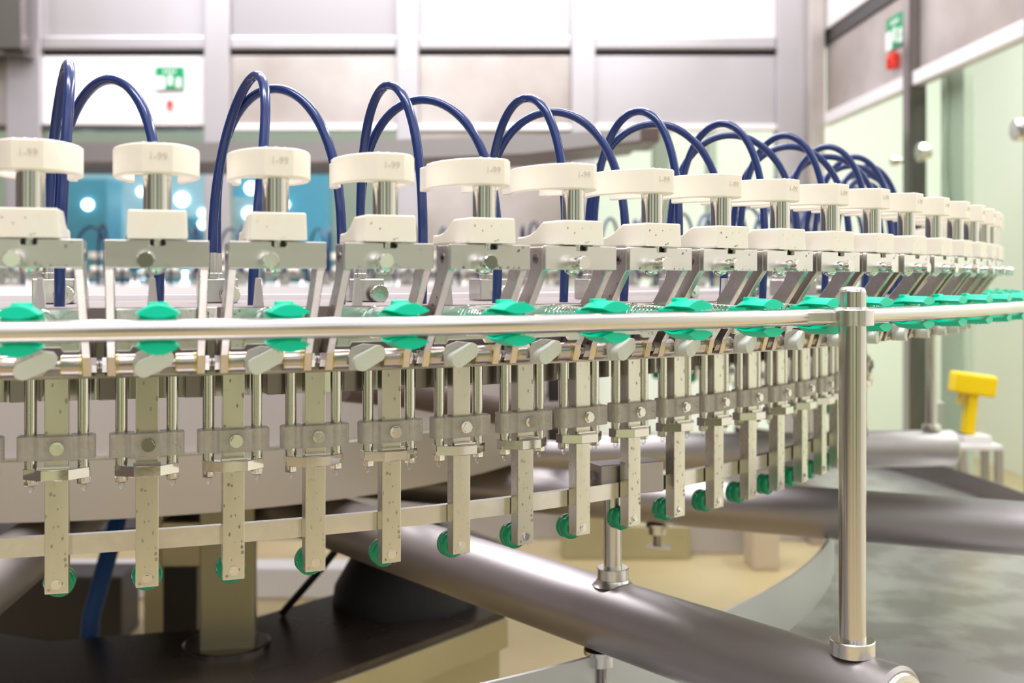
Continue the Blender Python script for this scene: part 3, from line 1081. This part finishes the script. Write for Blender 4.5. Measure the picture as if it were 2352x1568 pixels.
cols = [(-420, -360), (20, 98), (472, 530), (912, 962), (1312, 1366), (1782, 1846)]
wn_ = 0
wallr = empty('wall_back', (0, 0, 0)); tag(wallr, kind='structure')
for x0, x1 in cols:
    wbox('wall_upright', x0, x1, -260, 1238, 'steel_panel', -.03, .05, wallr)
for k in range(len(cols) - 1):
    x0, x1 = cols[k][1], cols[k + 1][0]
    wbox('upper_panel', x0, x1, -260, 84, 'white_panel' if k in (4,) else ('panel_grey' if k == 2 else 'steel_panel'), .01, .03, wallr)
    wbox('panel_ledge', x0, x1, 84, 114, 'steel_panel', -.02, .04, wallr, .01)
    wbox('panel_gap', x0, x1, 114, 128, 'dark', .02, .05, wallr, 0)
    wbox('middle_panel', x0, x1, 128, 286, 'white_panel' if k == 1 else ('steel_stained' if k in (0, 2, 3) else 'steel_panel'), .005, .03, wallr)
    wbox('window_head', x0, x1, 286, 300, 'steel_dark' if k < 2 else 'white_panel', -.02, .04, wallr)
    wbox('sill', x0, x1, 650, 668, 'white_panel', -.03, .05, wallr)
    if k != 3:
        wbox('lower_panel', x0, x1, 668, 1238, 'mint' if k > 3 else 'steel_panel', .005, .03, wallr)
        g = wbox('window_%d' % (wn_ + 1), x0, x1, 300, 650, 'glass', .012, .018, None, 0); wn_ += 1
        tag(g, kind='structure')
    else:
        wbox('closed_panel', x0, x1, 300, 650, 'steel_stained', .005, .03, wallr)
        wbox('lower_panel', x0, x1, 668, 1238, 'steel_panel', .005, .03, wallr)
dkp = MB().box(wx(30), wx(90), YW - .20, YW - .14, wz(130), EZ + 2, .004).build('dark_post', 'steel_dark')
tag(dkp, 'dark blurred vertical post at the top left before the back wall', 'post')
dkb = MB().box(wx(-380), wx(86), YW - .14, YW - .035, wz(140), wz(96), .004).build('dark_crossbar', 'steel_dark')
tag(dkb, 'dark horizontal bar at the top left meeting the dark post', 'bar')
cp = MB().box(wx(1846), wx(1880), YW - .12, YW + .05, 0, EZ + 2.2, .004).build('corner_post', 'steel_stained')
tag(cp, 'wide steel corner post where back wall meets right side', 'post')

# emergency signs and hammers
def sign(loc, rz, w, h, lab):
    s = empty('emergency_sign', loc, rz); tag(s, lab, 'sign')
    MB().box(-w / 2, w / 2, -.003, .003, -h / 2, h / 2).build('plate', 'sign_green', s)
    MB().box(-w / 2, -w * .16, -.005, -.003, -h / 2, h * .08).build('white_field', 'sign_white', s)
    mb = MB()
    mb.lathe([(0, .12 * h), (.002, .12 * h)], (w * .02, -.003, h * .02), (w * .02, -1, h * .02), 12)
    mb.box(-w * .06, w * .10, -.005, -.003, -h * .32, -h * .08)
    mb.lathe([(0, .13 * h), (.002, .13 * h)], (w * .32, -.003, -h * .10), (w * .32, -1, -h * .10), 12)
    mb.box(w * .22, w * .42, -.005, -.003, -h * .42, -h * .24)
    mb.build('figures', 'sign_white', s)
    mb = MB()
    for k in range(4):
        mb.box(-w * .22 + k * w * .12, -w * .15 + k * w * .12, -.0045, -.003, h * .24, h * .36)
    mb.build('lettering', 'sign_white', s)
    return s


sign((wx(391), YW - .006, wz(180)), 0, 64 * K, 50 * K, 'green and white emergency sign on the back wall at upper left')
rh = MB().box(wx(386), wx(397), YW - .02, YW, wz(249), wz(231), .006).box(wx(390), wx(399), YW - .02, YW - .004, wz(240), wz(235), .003).build('red_hammer', 'red')
tag(rh, 'small red hammer below the green sign on the back wall', 'hammer')


def XW(y): return 1.56 + .034 * (5.6 - y)


ang_r = math.atan2(.034, 1)                 # wall direction: towards the camera X grows
rw = empty('wall_right', (0, 0, 0)); tag(rw, kind='structure')


def rbox(name, y0, y1, z0, z1, m, d0=0.0, d1=.04, parent=None, bev=.003):
    """box along the right wall between depths y0..y1, set back d0..d1 from its face"""
    mb = MB()
    vs = []
    for z in (z0, z1):
        for (y, d) in ((y0, d0), (y0, d1), (y1, d0), (y1, d1)):
            vs.append((XW(y) + d, y, EZ + z))
    v, f = mb._add(vs, [(0, 2, 3, 1), (4, 5, 7, 6), (0, 1, 5, 4), (2, 6, 7, 3), (0, 4, 6, 2), (1, 3, 7, 5)])
    bmesh.ops.recalc_face_normals(mb.b, faces=f)
    if bev:
        bmesh.ops.bevel(mb.b, geom=list(set(e for q in f for e in q.edges)), offset=bev, segments=1, affect='EDGES')
    return mb.build(name, m, parent)


rbox('upper_fascia', 1.6, 5.6, 1.235, 1.9, 'white_panel', -.02, .06, rw)
rbox('dark_rail', 1.6, 5.6, 1.165, 1.235, 'dark', -.01, .05, rw)
bays = [(5.55, 4.46), (4.38, 3.48), (3.40, 2.3)]
for k, (ya, yb) in enumerate(bays):
    rbox('steel_panel', yb, ya, .82, 1.165, 'steel_stained', .0, .02, rw)
    rbox('white_rail', yb, ya, .765, .82, 'white_panel', -.03, .02, rw)
    g = rbox('window_%d' % (wn_ + 1), yb, ya, -1.1, .765, 'glass', .008, .014, None, 0); wn_ += 1
    tag(g, kind='structure')
    rbox('kick_panel', yb, ya, -1.28, -1.1, 'steel_panel', .0, .02, rw)
for k, yy in enumerate((4.42, 3.44)):
    o = rbox('wall_post', yy - .035, yy + .035, -1.3, 1.6, 'steel_dark' if k == 0 else 'steel_satin', -.04, .03)
    tag(o, ['dark steel upright between the glass panels right of the corner', 'slim steel upright at the right edge of the picture'][k], 'post')
# sign and red hammer on the right wall: plates turned to face left
s = sign((XW(4.62) - .006, 4.62, EZ + (644 - 72) / FPX * 4.62), -math.pi / 2 + ang_r, .19, .135, 'green emergency sign on the steel panel at upper right')
yy = 4.62
rh2 = MB().box(-.035, .035, -.03, 0, .0, .035, .008).box(-.035, -.015, -.03, 0, -.03, .01, .006).box(.015, .035, -.03, 0, -.03, .01, .006).build('red_hammer', 'red')
rh2.location = (XW(yy) - .004, yy, EZ + (644 - 141) / FPX * yy); rh2.rotation_euler = (0, 0, -math.pi / 2 + ang_r)
tag(rh2, 'red hammer below the green sign at upper right', 'hammer')


def knobr(px, py, y, r, lab):
    o = empty('door_knob', (XW(y) - .0, y, EZ + (644 - py) / FPX * y), -math.pi + ang_r * 0)
    tag(o, lab, 'knob', 'round knobs on the glass panels')
    MB().lathe([(0, r * .6), (.02, r * .5), (.022, r), (.045, r), (.05, r * .85)], (0, 0, 0), (1, 0, 0), 28).build('knob_head', 'steel', o)
    return o


knobr(2130, 350, 4.28, .036, 'round steel knob on the glass by the dark upright')
knobr(2340, 298, 3.52, .036, 'round steel knob by the upright at the right edge')
knobr(2055, 370, 4.55, .020, 'small pale knob left of the dark upright')
cb = MB().tube([(XW(4.25) + .10, 4.25 + .0, EZ + z) for z in ()] or
               [(XW(4.25) + .05 + .008 * math.sin(k * .9), 4.24 + .02 * math.sin(k * .55), EZ + .78 - .07 * k) for k in range(12)], .006, 8).build('hanging_wire', 'grey_green')
tag(cb, 'dark thin wire hanging behind the glass right of the dark upright', 'wire')
gp = MB().box(XW(4.2) + .06, XW(4.2) + .10, 4.12, 4.34, 0, EZ + .9, .003).build('olive_upright', 'grey_green')
tag(gp, 'wide pale olive upright behind the glass right of the dark upright', 'upright')
# brown-grey enclosure wall on the left, unseen, added dark to deepen the steel's reflections
wl = MB().box(-3.50, -3.44, -1.2, 5.55, 0, 2.6, .004).build('wall_left', 'wall_brown'); tag(wl, kind='structure')
# mint walls of the hall outside the enclosure
o = MB().box(3.4, 3.5, -1, 9, 0, 4.2).build('wall_outer_right', 'mint_light'); tag(o, kind='structure')
o = MB().box(.55, 3.4, 8.6, 8.7, 0, 4.2).build('wall_outer_back', 'mint'); tag(o, kind='structure')
o = MB().box(-5.5, .55, 9.4, 9.5, 0, 4.2).build('wall_outer_left', 'grey_green'); tag(o, kind='structure')
for px, w, y in ((1520, .10, 6.6), (1636, .06, 6.8)):
    x = (px - 1176) / FPX * y
    o = MB().box(x - w / 2, x + w / 2, y, y + .08, 0, EZ + 1.0, .003).build('olive_upright', 'grey_green')
    tag(o, 'olive upright behind the back window, ' + ('left one of two' if px == 1520 else 'right one of two'), 'upright')

# overhead duct
dk = MB()
pth = [(-2.1, 4.15, .440, .512), (-.75, 4.15, .438, .515), (.05, 4.02, .455, .522), (.46, 4.00, .500, .548)]
vs, fs = [], []
for x, y, z0, z1 in pth:
    vs += [(x, y, EZ + z0), (x, y, EZ + z1), (x, y + .35, EZ + z1), (x, y + .35, EZ + z0)]
for k in range(len(pth) - 1):
    for j in range(4):
        fs.append((k * 4 + j, k * 4 + (j + 1) % 4, k * 4 + 4 + (j + 1) % 4, k * 4 + 4 + j))
fs += [(0, 1, 2, 3), (12, 15, 14, 13)]
dk._add(vs, fs)
duct = empty('overhead_duct', (0, 0, 0)); tag(duct, 'long grey overhead duct behind the blue hoses, ending in a dark tip', 'duct')
dk.build('duct_body', 'steel_satin', duct, 20)
ul = MB()
vs, fs = [], []
for x, y, z0, z1 in pth:
    vs += [(x, y - .004, EZ + z0 - .010), (x, y - .004, EZ + z0 + .002), (x, y + .36, EZ + z0 + .002), (x, y + .36, EZ + z0 - .010)]
for k in range(len(pth) - 1):
    for j in range(4):
        fs.append((k * 4 + j, k * 4 + (j + 1) % 4, k * 4 + 4 + (j + 1) % 4, k * 4 + 4 + j))
fs += [(0, 1, 2, 3), (12, 15, 14, 13)]
ul._add(vs, fs)
ul.build('underside_strip', 'pipe_brown', duct, 20)  # thin dark strip along the duct's underside
MB().box(.455, .53, 4.0, 4.30, EZ + .497, EZ + .552, .006).build('duct_end', 'pipe_brown', duct)

# blue boxes beyond the left windows; the large ones paint in a blue-lit room
rnd = random.Random(5)
cnt = 0
for px, w, h0, h1, m, y in ((300, 1.30, 0, 2.12, 'blue_pale', 8.3), (640, .72, 0, 2.10, 'blue_mid', 8.3), (170, .44, 0, 1.98, 'blue_mid', 7.4),
                            (300, .30, 0, 1.42, 'machine_teal', 7.4), (420, .34, 0, 1.72, 'blue_mid', 7.4), (575, .30, 0, 1.85, 'blue_pale', 7.4), (690, .28, 0, 1.45, 'machine_teal', 7.4)):
    x = (px - 1176) / FPX * y
    o = MB().box(x - w / 2, x + w / 2, y, y + .3, h0, h1, .01).build('blue_box', m)
    tag(o, 'blurred {} seen through the left windows, {} of seven'.format({'blue_mid': 'mid-blue box', 'machine_teal': 'deep blue cabinet', 'blue_pale': 'pale blue box'}[m], ORD[cnt]), 'machine')
    cnt += 1
for px, py, sx, y in ((202, 470, .035, 7.4), (262, 492, .04, 8.3), (205, 512, .03, 8.3), (418, 458, .05, 8.3), (466, 490, .03, 8.3), (466, 515, .03, 7.4),
                      (577, 432, .045, 8.3), (572, 490, .04, 7.4), (655, 470, .03, 8.3), (120, 450, .03, 8.3), (325, 440, .03, 8.3), (330, 630, .03, 7.4), (425, 632, .03, 7.4), (625, 635, .03, 8.3)):
    x = (px - 1176) / FPX * y
    z = EZ + (644 - py) / FPX * y
    o = MB().lathe([(0, sx), (.02, sx * .9), (.035, sx * .4)], (x, y + .002, z), (x, y - 1, z), 20).build('status_lamp', 'lamp')
    tag(o, 'bright bluish-white lamp glowing beyond the left windows', 'lamp', 'bluish lamps beyond the left windows')

# far floor things
o = MB().box(-1.85, -1.40, 4.0, 4.2, 0, .24, .01).build('dark_cuboid', 'dark')  # plain dark block filling the dark area at lower left
tag(o, 'dark low crate on the floor behind the blue hose at lower left', 'cuboid')
o = MB().box(-1.09, -1.03, 3.30, 3.36, 0, EZ - .42, .004).build('brown_upright', 'olive')
tag(o, 'thin olive-brown upright under the drum right of the blue hose', 'upright')
o = MB().box(-1.90, -.66, 4.55, 4.70, 0, .13, .01).build('pale_curb', 'white_panel')
tag(o, 'pale low curb on the tan floor under the drum', 'curb')
for k, (px, py, w, h, y, m) in enumerate(((1500, 1200, .35, .16, 5.2, 'olive'), (1640, 1150, .30, .30, 5.3, 'steel_panel'), (1760, 1170, .12, .28, 5.0, 'tan'), (1340, 1180, .20, .3, 5.2, 'olive'))):
    x = (px - 1176) / FPX * y
    o = MB().box(x - w / 2, x + w / 2, y, y + .2, 0, h, .01).build('floor_cabinet', m)
    tag(o, 'low blurred box on the yellowish floor by the back wall, {} of four'.format(ORD[k]), 'box')

# ------------------------------------------------------------------ yellow scanner on its stand
YS = 3.45
xs = (2222 - 1176) / FPX * YS
st = empty('scanner_stand', (xs, YS, 0)); tag(st, 'small steel stand under the yellow scanner at the right', 'stand')
zt = EZ + (644 - 1022) / FPX * YS
MB().box(-.045, .085, -.06, .06, zt - .008, zt + .008, .003).build('table_top', 'white_panel', st)
for x, y in ((-.035, -.05), (.075, -.05), (-.035, .05), (.075, .05)):
    MB().box(x - .010, x + .010, y - .010, y + .010, 0, zt - .008).build('leg', 'steel_satin', st)
cr = MB().box(-.030, .060, -.04, .04, zt + .008, zt + .034, .004).build('cradle', 'white_panel', st)
ys = empty('handheld_scanner', (xs, YS, zt + .032)); tag(ys, 'bright yellow handheld scanner with a slanted grip standing on the steel stand', 'scanner')
Rz = Matrix.Rotation(math.radians(8), 4, 'Y')
MB().box(-.070, .058, -.035, .035, .125, .190, .008, Rz).build('head', 'yellow', ys)
MB().box(-.018, .016, -.022, .022, -.005, .130, .007, Rz @ Matrix.Rotation(math.radians(-2), 4, 'Y')).build('grip', 'yellow', ys)
MB().box(-.045, -.032, -.008, .008, .092, .130, .003, Rz).build('trigger', 'yellow', ys)
MB().box(-.024, .022, -.026, .026, -.022, .004, .004, Rz).build('grip_foot', 'rubber', ys)
gb = MB().box(xs - .095, xs - .06, YS + .02, YS + .08, zt - .02, zt + .13, .004).build('grey_box', 'grey_green')
tag(gb, 'narrow olive box standing left of the yellow scanner', 'box')
